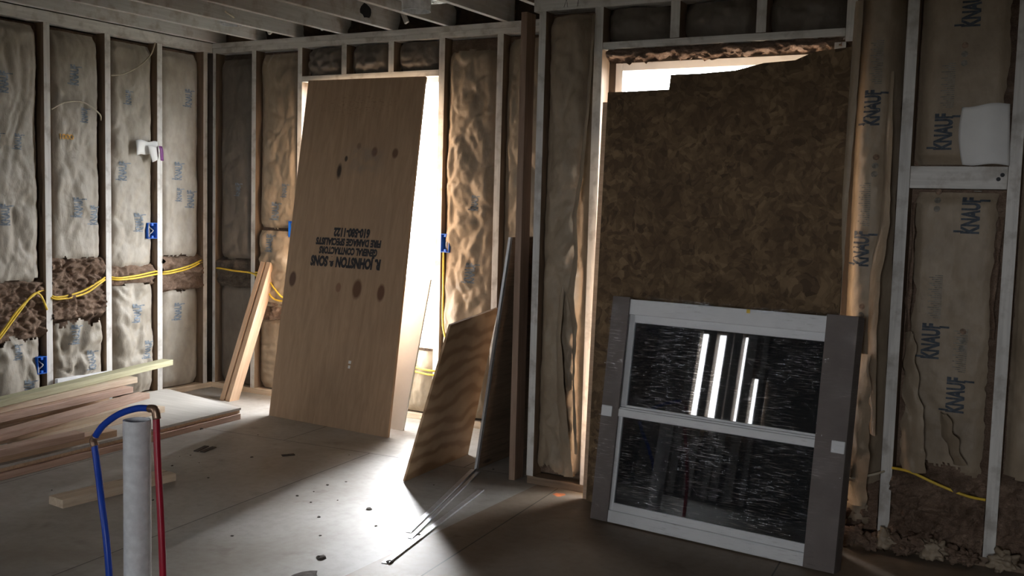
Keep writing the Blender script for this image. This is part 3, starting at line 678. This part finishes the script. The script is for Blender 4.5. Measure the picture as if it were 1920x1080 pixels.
mb = MB().box((.62, .415, 0), (.642, .435, .0012)).box((.622, .385, 0), (.64, .405, .0012)); mb.build('sticker', M['paper'], p)
# white board behind it
sheet_from((1.15, -.30, 0), (1, -.04, 0), (-.12, .26, .93), .885, .985, .013, 'drywall_sheet', M['drywall'], 'white board leaning behind the tall knotty plywood, its right edge showing', 'panel')
# striped plywood
def quad_sheet(BL, BR, TR, TL, th, name, mat, label, cat):
    BL, BR, TR, TL = map(Vector, (BL, BR, TR, TL)); X = (BR-BL).normalized(); Y0 = (TL-BL); Zv = X.cross(Y0).normalized(); Y = Zv.cross(X)
    m4 = Matrix(((X.x, Y.x, Zv.x, BL.x), (X.y, Y.y, Zv.y, BL.y), (X.z, Y.z, Zv.z, BL.z), (0, 0, 0, 1))); inv = m4.inverted()
    mb = MB(); n = 10; grid = []
    for i in range(n+1):
        for j in range(n+1):
            s, t = j/n, i/n
            P = (BL*(1-s)+BR*s)*(1-t)+(TL*(1-s)+TR*s)*t; P = inv @ P
            mb.v.append((P.x, P.y, P.z)); 
    k = n+1; off = k*k
    mb.v += [(x, y, z-th) for x, y, z in mb.v]
    for i in range(n):
        for j in range(n):
            a = i*k+j; mb.f.append((a, a+1, a+k+1, a+k)); mb.f.append((off+a, off+a+k, off+a+k+1, off+a+1)); mb.m += [0, 0]
    for i in range(n):
        for a, b_ in ((i, i+1), (n*k+i+1, n*k+i), (n+i*k+0, n+(i+1)*k), ((i+1)*k, i*k)):
            mb.f.append((a, off+a, off+b_, b_)); mb.m.append(0)
    return tag(mb.build(name, mat, None, m4), label, cat)
quad_sheet((2.730, -1.275, 0), (2.690, -.60, 0), (2.866, -.60, .864), (2.983, -1.26, .838), .012, 'plywood_offcut', M['ply_wavy'],
           'short plywood piece with bold wavy grain leaning beside the dark sheet', 'plywood')
quad_sheet((2.908, -.84, 0), (2.908, -.12, 0), (3.085, -.12, 1.275), (3.085, -.84, 1.275), .012, 'dark_sheet', [M['dsheet'] if 'dsheet' in M else M['stud_side']],
           'narrow dark sheet seen nearly edge-on, leaning against the reddish corner post', 'panel')
edge = MB().box((-.02, 0, -.013), (0, 1.287, .001)); d = bpy.data.objects['dark_sheet']
e = edge.build('pale_sheet_edge', M['alum'], d); e['label'] = 'pale metal edge strip'
# OSB over the right opening
OW = 1.165
osb_pts = [(0, 0), (OW, .0), (OW-.012, 2.165), (.98, 2.150), (.90, 2.118), (.76, 2.112), (.63, 2.085), (.46, 2.078), (.32, 2.078), (.315, 2.01), (.0, 2.005)]
sheet_from((3.658, -1.040, .0), (1, -.012, 0), (-.0, .090, 2.0), 1, 1, .012, 'osb_sheet', M['osb'], 'large dark oriented strand board leaning over the right window opening, notched at top left', 'board', pts=osb_pts)
sheet_from((3.626, -1.012, .0), (1, -.012, 0), (0, .080, 2.0), 1, 1, .014, 'backing_sheet', M['pine'], 'plywood sheet behind the dark strand board, only its lit left edge showing', 'board', pts=[(0, 0), (.9, 0), (.9, 1.7), (.10, 1.9), (.03, 1.96), (0, 1.96)])

# ------------------------------------------------------------------ wrapped window
X = Vector((1.115, -.095, 0)).normalized(); Y = Vector((.0, .145, 1.02)).normalized(); Zv = X.cross(Y).normalized(); Y = Zv.cross(X)
m4 = Matrix(((X.x, Y.x, Zv.x, 3.808), (X.y, Y.y, Zv.y, -1.30), (X.z, Y.z, Zv.z, .008), (0, 0, 0, 1)))
ww = empty('wrapped_window', (0, 0, 0), 'new double-hung window wrapped in shiny plastic film leaning on the strand board', 'window', mat=m4)
WW, WH, WT = 1.125, 1.035, .085
def part(mb, name, mat, par=ww, **k): return mb.build(name, mat, par, **k)
part(MB().box((.055, WH-.075, -WT), (WW-.055, WH-.004, -.012)), 'head_jamb', M['vinyl'], bev=.003)
part(MB().box((.055, .0, -WT), (WW-.055, .055, -.006)), 'sill', M['vinyl'], bev=.003)
for x in (.02, WW-.06): part(MB().box((x, .0, -WT), (x+.04, WH, -.02)), 'side_jamb', M['vinyl'], bev=.003)
up_s = empty('upper_sash', (0, 0, 0)); lo_s = empty('lower_sash', (0, 0, 0))
for s_, (za, zb), (y0, y1) in ((up_s, (-.07, -.045), (.50, WH-.07)), (lo_s, (-.045, -.02), (.05, .53))):
    s_.parent = ww
    mb = MB().box((.06, y0, za), (.10, y1, zb)).box((WW-.10, y0, za), (WW-.06, y1, zb)).box((.10, y1-.04, za), (WW-.10, y1, zb)).box((.10, y0, za), (WW-.10, y0+.04, zb))
    mb.build('sash_frame', M['vinyl'], s_, bev=.002)
    MB().box((.10, y0+.04, (za+zb)/2-.003), (WW-.10, y1-.04, (za+zb)/2+.003)).build('glass_pane', M['glass'], s_)
# muntin-like spacer bar and meeting rail cover
part(MB().box((.0, .487, -.02), (WW, .522, -.004)), 'meeting_rail', M['vinyl'], bev=.003)
for x in (0, WW-.055): part(MB().box((x, .480, -.008), (x+.055, .530, .006)), 'rail_clip', M['vinyl'], bev=.003)
for x0, x1 in ((-.004, .085), (WW-.125, WW+.004)):
    mb = MB().box((x0, .0, -.012), (x1, WH+.004, 0)); xo = x0 if x0 < .5 else x1-.008
    mb.box((xo, .0, -WT-.006), (xo+.008, WH+.004, -.012)); part(mb, 'edge_protector', M['protector'], bev=.002)
# film: subdivided skin all around
mb = MB(); nx, ny = 60, 56
for i in range(ny+1):
    for j in range(nx+1):
        x = -.008+(WW+.016)*j/nx; y = -.0+(WH+.012)*i/ny
        mb.v.append((x, y, .010+.004*noise.noise(Vector((x*3, y*26, 2)))+.002*noise.noise(Vector((x*12, y*60, 4)))))
for i in range(ny):
    for j in range(nx): a = i*(nx+1)+j; mb.f.append((a, a+1, a+nx+2, a+nx+1)); mb.m.append(0)
k = len(mb.v); x0, x1, y1 = -.008, WW+.008, WH+.012
mb.v += [(x0, 0, .01), (x0, y1, .01), (x0, y1, -WT-.012), (x0, 0, -WT-.012), (x1, 0, .01), (x1, y1, .01), (x1, y1, -WT-.012), (x1, 0, -WT-.012)]
for q in ((0, 1, 2, 3), (4, 7, 6, 5), (1, 5, 6, 2)): mb.f.append(tuple(k+a for a in q)); mb.m.append(0)
part(mb, 'plastic_film', M['film'], smooth=False, fix=False)
part(MB().box((.66, WH-.022, .013), (.675, WH-.006, .015)), 'yellow_sticker', M['yellow'])

# ------------------------------------------------------------------ boxes, cables, paper
def ebox(fr, u0, u1, z0, z1, label, flip=1):
    d = .075; root = empty('electrical_box', fr((u0+u1)/2, (z0+z1)/2, 0), label, 'electrical box'); ox, oy, oz = root.location
    t = .004; mb = MB()
    def bx(a, b_, tgt):
        p0 = fr(*a); p1 = fr(*b_); lo = [min(p0[i], p1[i])-(ox, oy, oz)[i] for i in range(3)]; hi = [max(p0[i], p1[i])-(ox, oy, oz)[i] for i in range(3)]; tgt.box(lo, hi)
    bx((u0, z0, -d), (u0+t, z1, .008), mb); bx((u1-t, z0, -d), (u1, z1, .008), mb); bx((u0+t, z0, -d), (u1-t, z0+t, .008), mb); bx((u0+t, z1-t, -d), (u1-t, z1, .008), mb); bx((u0+t, z0+t, -d), (u1-t, z1-t, -d+t), mb)
    um = (u0+u1)/2
    bx((um-.008, z1-.02, -.01), (um+.008, z1-t, .006), mb); bx((um-.008, z0+t, -.01), (um+.008, z0+.02, .006), mb)
    mb.build('box_shell', M['bluebox'], root, bev=.0012)
    mb = MB(); ue = u1 if flip > 0 else u0-.012
    bx((ue, z0+.02, -.03), (ue+.012, z1-.02, -.004), mb); mb.build('mounting_ear', M['bluebox'], root)
    pth = [fr(um-.01, z1-.01, -.06), fr(um+.005, z1-.04, -.02), fr(um+.008, (z0+z1)/2, .0), fr(um-.004, z0+.03, -.02)]
    MB().tube(smoothpath([(a-ox, b_-oy, c-oz) for a, b_, c in pth]), .004, 6).build('wire', M['boxinner'], root, smooth=True)
ebox(FR['L'], -1.468, -1.402, .292, .402, 'blue electrical box low on the left wall beside a stud')
ebox(FR['L'], -.602, -.520, 1.138, 1.248, 'blue electrical box raised on the left wall beside the bright stud')
ebox(FR['B'], 2.070, 2.135, 1.125, 1.245, 'blue electrical box right of the bright opening', -1)
ebox(FR['B'], .762, .828, 1.17, 1.285, 'blue electrical box left of the bright opening, mostly behind the knotty plywood')
cable('electrical_cable', [(.012, -2.0, .40), (.016, -1.78, .52), (.018, -1.60, .72), (.005, -1.46, .815), (-.03, -1.375, .815), (.008, -1.33, .775), (.012, -1.15, .80), (.012, -1.0, .865), (-.02, -.923, .885), (.008, -.85, .875), (.012, -.70, .885), (.005, -.54, .905), (-.02, -.491, .90), (.008, -.43, .90), (.014, -.25, .93), (.0, -.12, .965), (-.03, -.068, .965)], .0065, M['yellow'], 'upper of the two yellow cables strung through the left wall studs')
cable('electrical_cable', [(.012, -2.0, .37), (.016, -1.79, .49), (.022, -1.62, .68), (.010, -1.50, .80), (.012, -1.445, .795), (.012, -1.40, .70)], .0065, M['yellow'], 'yellow cable end drooping beside the first left wall stud')
cable('electrical_cable', [(-.03, -1.375, .80), (.012, -1.33, .762), (.016, -1.13, .785), (.014, -1.0, .85), (-.02, -.923, .868), (.012, -.85, .862), (.014, -.70, .868), (.008, -.54, .885), (-.02, -.491, .885), (.012, -.43, .885), (.016, -.25, .912), (.0, -.12, .95), (-.03, -.068, .95)], .0065, M['yellow'], 'lower of the two yellow cables strung through the left wall studs')
cable('electrical_cable', [(.0, .03, .905), (.10, -.012, .91), (.25, -.014, .90), (.39, -.01, .895), (.46, .0, .88)], .0065, M['yellow'], 'short yellow cable across the dark corner insulation')
cable('electrical_cable', [(.44, .0, .90), (.55, -.02, .89), (.65, -.03, .80), (.74, -.03, .735), (.85, -.02, .74)], .0065, M['yellow'], 'upper yellow cable drooping left of the tall knotty plywood')
cable('electrical_cable', [(.44, .0, .88), (.52, -.02, .84), (.60, -.03, .76), (.68, -.035, .715), (.85, -.02, .71)], .0065, M['yellow'], 'lower yellow cable drooping left of the tall knotty plywood')
for i, dz in enumerate((0, .028)):
    cable('electrical_cable', [(1.6, -.015, .34+dz), (1.8, -.025, .335+dz), (2.0, -.02, .315+dz), (2.06, .03, .31+dz)], .0065, M['yellow'], ['lower', 'upper'][i]+' yellow cable crossing the insulation under the bright opening sill')
cable('electrical_cable', [(2.09, -.0, 1.13), (2.10, -.01, .9), (2.105, -.012, .65), (2.15, -.02, .50), (2.14, -.012, .3)], .0065, M['yellow'], 'yellow cable running down from the blue box right of the bright opening')
cable('electrical_cable', [(5.06, RY-.02, .365), (5.14, RY-.03, .36), (5.25, RY-.035, .325), (5.36, RY-.03, .295), (5.43, RY-.01, .285)], .006, M['yellow'], 'yellow cable across the ragged foot of the right wall insulation')
cable('electrical_cable', [(4.82, RY-.06, .31), (4.90, RY-.075, .305), (5.0, RY-.05, .335), (5.03, RY+.02, .34)], .005, M['cream'], 'pale cable crossing below the long torn flaps')
cable('electrical_cable', [(.004, -1.35, 1.965), (.012, -1.25, 2.02), (.014, -1.12, 2.03), (.010, -1.0, 1.97), (-.03, -.955, 1.93)], .005, M['cream'], 'thin pale cable arching across the second left wall cavity')
cable('electrical_cable', [(.0, -.898, 2.23), (.014, -.80, 2.255), (.016, -.68, 2.32), (.014, -.58, 2.41), (.0, -.53, 2.50)], .005, M['cream'], 'thin pale cable rising across the third left wall cavity')
# paper with purple tape on the left wall
def paper_grid(name, mapf, nu, nv, mat, parent=None, th=.0008):
    mb = MB()
    for i in range(nv+1):
        for j in range(nu+1): mb.v.append(tuple(mapf(j/nu, i/nv)))
    for i in range(nv):
        for j in range(nu): a = i*(nu+1)+j; mb.f.append((a, a+1, a+nu+2, a+nu+1)); mb.m.append(0)
    o = mb.build(name, mat, parent, smooth=True, fix=False); s = o.modifiers.new('solid', 'SOLIDIFY'); s.thickness = th; return o
pr = empty('paper_tag', (.01, -.6, 1.75), 'torn white paper with purple tape stuck to the bright left wall stud', 'paper')
paper_grid('paper', lambda u, v: (.008+.012*math.sin(u*5+v*2), -.115+.20*u*(1-.0*v), .065-.105*v*(1-.3*u)+.006*math.sin(u*9)), 10, 6, M['paper'], pr)
paper_grid('folded_corner', lambda u, v: (.028+.010*math.sin(u*4), -.035+.105*u+.045*v*(1-u), .035-.115*v+.03*u*v), 8, 8, M['paper'], pr)
paper_grid('purple_tape', lambda u, v: (.046+.004*math.sin(v*5), .052+.028*u+.018*v, .035-.10*v), 3, 8, M['purple'], pr)
wp = paper_grid('paper_sheet', lambda u, v: (5.262+.175*u-.012*v-.014*math.sin(math.pi*(1-v))*(1-u), RY-.006-.050*math.sin(math.pi*(.15+.75*u))-.012*v, 1.662+.245*(v**1.0)-.012*(1-u)*v-.004*math.sin(u*7)), 18, 18, M['paper'])
tag(wp, 'curled white sheet of paper standing on the blocking board at upper right', 'paper')

# ------------------------------------------------------------------ plumbing stub-up in front
PY = -3.2
pp = empty('drain_pipe', (3.005, PY, 0), 'upright white plastic drain pipe stub rising from the floor', 'pipe')
mb = MB(); seg = 32; prof = [(.045, 0), (.045, .697), (.040, .697), (.040, 0)]
for a, z in prof:
    for j in range(seg): an = 2*math.pi*j/seg; mb.v.append((a*math.cos(an), a*math.sin(an), z))
for i in range(3):
    for j in range(seg): j2 = (j+1) % seg; mb.f.append((i*seg+j, i*seg+j2, (i+1)*seg+j2, (i+1)*seg+j)); mb.m.append(0)
mb.build('pipe', M['pvc'], pp, smooth=True).modifiers.new('es', 'EDGE_SPLIT')
tl = empty('water_tubing', (2.98, PY, 0), 'blue and red water tubing looped around the white drain pipe', 'tubing')
def L(pts): return [(x-2.98, y-PY, z) for x, y, z in pts]
MB().tube(smoothpath(L([(2.957, PY-.07, 0), (2.953, PY-.07, .12), (2.925, PY-.06, .27), (2.875, PY-.04, .40), (2.815, PY-.01, .51), (2.785, PY, .588)])), .0115, 12).build('blue_riser', M['blue_pex'], tl, smooth=True)
MB().tube(smoothpath(L([(2.787, PY, .603), (2.835, PY, .655), (2.915, PY, .704), (3.01, PY, .737), (3.082, PY, .743)])), .0115, 12).build('blue_crossover', M['blue_pex'], tl, smooth=True)
MB().tube(smoothpath(L([(3.098, PY, .725), (3.128, PY-.02, .58), (3.165, PY-.04, .40), (3.192, PY-.055, .22), (3.205, PY-.06, .0)])), .0115, 12).build('red_riser', M['red_pex'], tl, smooth=True)
for pts in ([(2.791, PY, .575), (2.783, PY, .594), (2.795, PY, .613)], [(3.066, PY, .743), (3.092, PY, .742), (3.101, PY, .712)]):
    mb = MB().tube(smoothpath(L(pts), 5), .0138, 12); mb.build('elbow_fitting', M['brass'], tl, smooth=True)

# ------------------------------------------------------------------ lumber pile on stacked sheets
def slab(z0, z1, mat, name, label, d=0):
    pts = [(.10+d, -.52), (.985+d, -.685), (1.085+d, -2.62), (.12+d, -2.62)]
    return tag(MB().prism(pts, z0, z1).build(name, mat, bev=.001), label, 'board')
slab(.060, .075, M['grey_board'], 'sheet_stack_top', 'pale dusty top sheet of the low stack by the left wall')
slab(.038, .058, M['pine'], 'stacked_sheet', 'middle brown sheet in the low stack by the left wall', -.012)
board('stack_batten', (.95, -.70, .037), (1.05, -2.62, .037), (0, 0, 1), .089, .036, M['pine_pink'], 'front batten under the low sheet stack by the left wall', 'lumber')
board('stack_batten', (.30, -.62, .037), (.32, -2.62, .037), (0, 0, 1), .089, .036, M['pine_pink'], 'rear batten under the low sheet stack by the left wall', 'lumber')
def lum(p0, p1, mat, label, wd=.089, th=.038, up=(0, 0, 1), name='lumber_board'):
    return board(name, p0, p1, up, wd, th, M[mat], label, 'lumber', bev=.003)
lum((.20, -.60, .305), (.74, -2.75, .305), 'pine_green', 'greenish two-by-four on top of the lumber pile, sticking out farthest')
lum((.38, -1.05, .265), (.66, -2.75, .265), 'pine_pale', 'pale yellow two-by-four just under the greenish top board')
lum((.46, -1.15, .225), (.70, -2.75, .225), 'pine_pink', 'pinkish two-by-four with a split end in the lumber pile')
lum((.55, -1.10, .188), (.95, -2.70, .188), 'pine_pink', 'pinkish board angled outward in the middle of the lumber pile')
lum((.30, -1.2, .150), (.45, -2.75, .150), 'pine', 'board near the wall low in the lumber pile')
lum((.66, -1.32, .150), (.84, -2.75, .150), 'pine_pale', 'pale square-cut board at mid height of the lumber pile')
lum((.67, -1.08, .113), (.84, -2.20, .113), 'pine_pale', 'thin pale board lowest in the lumber pile, lying on the stack')
lum((.36, -1.3, .113), (.38, -2.75, .113), 'pine', 'bottom board nearest the wall in the lumber pile')
lum((.97, -1.68, .113), (.99, -2.75, .113), 'pine', 'brown board along the front edge of the lumber pile')
lum((1.02, -1.93, .152), (1.02, -2.75, .152), 'pine_pink', 'short pinkish board on the front board of the lumber pile')
# white low frame behind pile
wf = empty('plastic_trim_section', (.02, -1.35, 0), 'low white rectangular frame behind the lumber pile', 'frame')
mb = MB().box((-.01, 0, .225), (.02, .42, .25)); 
mb.box((-.01, 0, .04), (.02, .022, .225)).box((-.01, .135, .04), (.02, .155, .225)).box((-.01, .022, .12), (.02, .135, .14))
mb.build('frame_bars', M['vinyl'], wf, bev=.002)
# two leaning 2x4
def lean(x0, x1, label, mat):
    board('leaning_stud', (x0, -.33, .0), (x1, -.045, .985), (0, -1, .29), .040, .089, M[mat], label, 'lumber')
lean(.440, .555, 'left two-by-four of the pair leaning on the back wall', 'pine')
lean(.497, .612, 'right two-by-four of the pair leaning on the back wall', 'pine')
# block on floor
board('lumber_offcut', (1.665, -2.545, .04), (1.72, -1.93, .04), (0, 0, 1), .115, .04, M['pine_pale'], 'lone flat wood offcut on the floor behind the drain pipe', 'lumber')
# strips on floor
def strip(p0, p1, wd, label, curl=.008):
    a, b_ = Vector(p0), Vector(p1); e = empty('metal_strip', a, label, 'metal strip', mat=frame_m(a, b_-a, (0, 0, 1)))
    Ln = (b_-a).length
    MB().box((0, -wd/2, 0), (Ln, wd/2, .002)).box((0, -wd/2, .002), (Ln, -wd/2+.002, curl)).build('channel', M['alum'], e)
strip((3.222, -1.925, .001), (2.895, -.865, .001), .030, 'left thin metal strip on the floor pointing at the dark sheet')
strip((3.275, -1.985, .001), (2.945, -.90, .001), .024, 'middle thin metal strip on the floor beside the left one')
strip((3.370, -2.29, .001), (3.141, -1.187, .001), .034, 'right wider metal strip lying on the floor seam')
# rear partition with bright window behind (seen reflected in the wrapped window)
for i, (a, wd) in enumerate([(.44, .10), (.66, .11), (.885, .09), (1.0, .10), (1.18, .12), (1.355, .07)]):
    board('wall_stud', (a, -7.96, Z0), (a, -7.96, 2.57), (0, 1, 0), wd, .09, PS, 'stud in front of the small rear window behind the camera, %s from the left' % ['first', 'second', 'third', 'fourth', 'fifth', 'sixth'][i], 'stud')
# debris
def crumb(x, y, s, label, group=None, flat=.5, mat='crumb', name='debris_crumb'):
    bm = bmesh.new(); bmesh.ops.create_icosphere(bm, subdivisions=2, radius=s)
    for v_ in bm.verts:
        v_.co *= 1+.6*noise.noise(v_.co*(1.6/s)+Vector((x, y, 0))*9); v_.co.z = max(v_.co.z*flat, -s*flat*.3)
    mn = min(v_.co.z for v_ in bm.verts)
    me = bpy.data.meshes.new(name); bm.to_mesh(me); bm.free()
    o = link(name, me, M[mat]); o.location = (x, y, -mn); tag(o, label, 'debris', group)
crumb(2.872, -1.757, .014, 'dark crumb alone on the lit floor left of the metal strips')
crumb(3.121, -2.386, .020, 'jagged dark lump on the floor near the bottom centre')
crumb(3.20, -2.575, .055, 'flat dark lump standing in for a floor hole, cut by the bottom edge of the view', flat=.12)  # lump put in place of the hole in the floor
crumb(2.62, -1.0, .012, 'dark crumb near the foot of the tall knotty plywood')
crumb(3.28, -1.93, .011, 'dark nut-sized crumb beside the middle metal strip')
crumb(3.375, -2.27, .016, 'dark lump under the near end of the wide metal strip')
crumb(1.0, -1.05, .02, 'dark crumb beside the sheet stack')
for i in range(26):
    x = rnd.uniform(1.3, 3.3); y = rnd.uniform(-2.5, -.7)
    crumb(x, y, rnd.uniform(.003, .008), 'tiny dark speck of debris scattered on the floor', 'specks of debris on the floor')
sh = lambda a, b_, l: board('wood_shim', (*a, .006), (*b_, .006), (0, 0, 1), .03, .006, M['crumb'], l, 'shim')
sh((1.405, -1.46), (1.365, -1.34), 'left dark wood shim of the pair on the floor'); sh((1.445, -1.45), (1.415, -1.33), 'right dark wood shim of the pair on the floor')
sh((1.86, -1.25), (1.90, -1.19), 'small splinter on the floor before the tall knotty plywood')
# scraps at the foot of the right wall
sl = [(4.84, -.99, .045), (4.93, -1.0, .05), (5.0, -.99, .04), (5.06, -.98, .05), (5.12, -1.0, .045), (5.18, -.97, .055), (5.25, -.98, .05), (5.33, -.97, .045), (5.38, -.98, .04), (5.52, -.97, .05)]
nm = ['leftmost', 'second', 'third', 'fourth', 'fifth', 'sixth', 'seventh', 'eighth', 'ninth', 'tenth and last']
for i, (x, y, s) in enumerate(sl):
    bm = bmesh.new(); bmesh.ops.create_icosphere(bm, subdivisions=4, radius=s)
    for v_ in bm.verts:
        q_ = v_.co.copy(); vf = noise.voronoi(q_*(1.6/s)+Vector((i*3, 0, 0)))[0]; v_.co *= .75+.7*noise.fractal(q_*(1.1/s)+Vector((i*3, 0, 0)), .7, 2, 5)+.9*min(vf[1]-vf[0], .5); v_.co.y = max(min(v_.co.y*.7, .05), -.06); v_.co.z = v_.co.z*.8
    mn = min(v_.co.z for v_ in bm.verts); me = bpy.data.meshes.new('insulation_scrap'); bm.to_mesh(me); bm.free()
    o = link('insulation_scrap', me, M['fiber' if i % 3 else 'kraft'], smooth=True); o.location = (x, y, -mn)
    tag(o, 'tattered insulation scrap at the foot of the right wall, %s from the left' % nm[i], 'insulation scrap')
crumb(3.50, -1.02, .03, 'orange chalk mark on the floor by the lit stud', flat=.02, mat='tinted', name='orange_mark')  # small flat orange disc on the floor
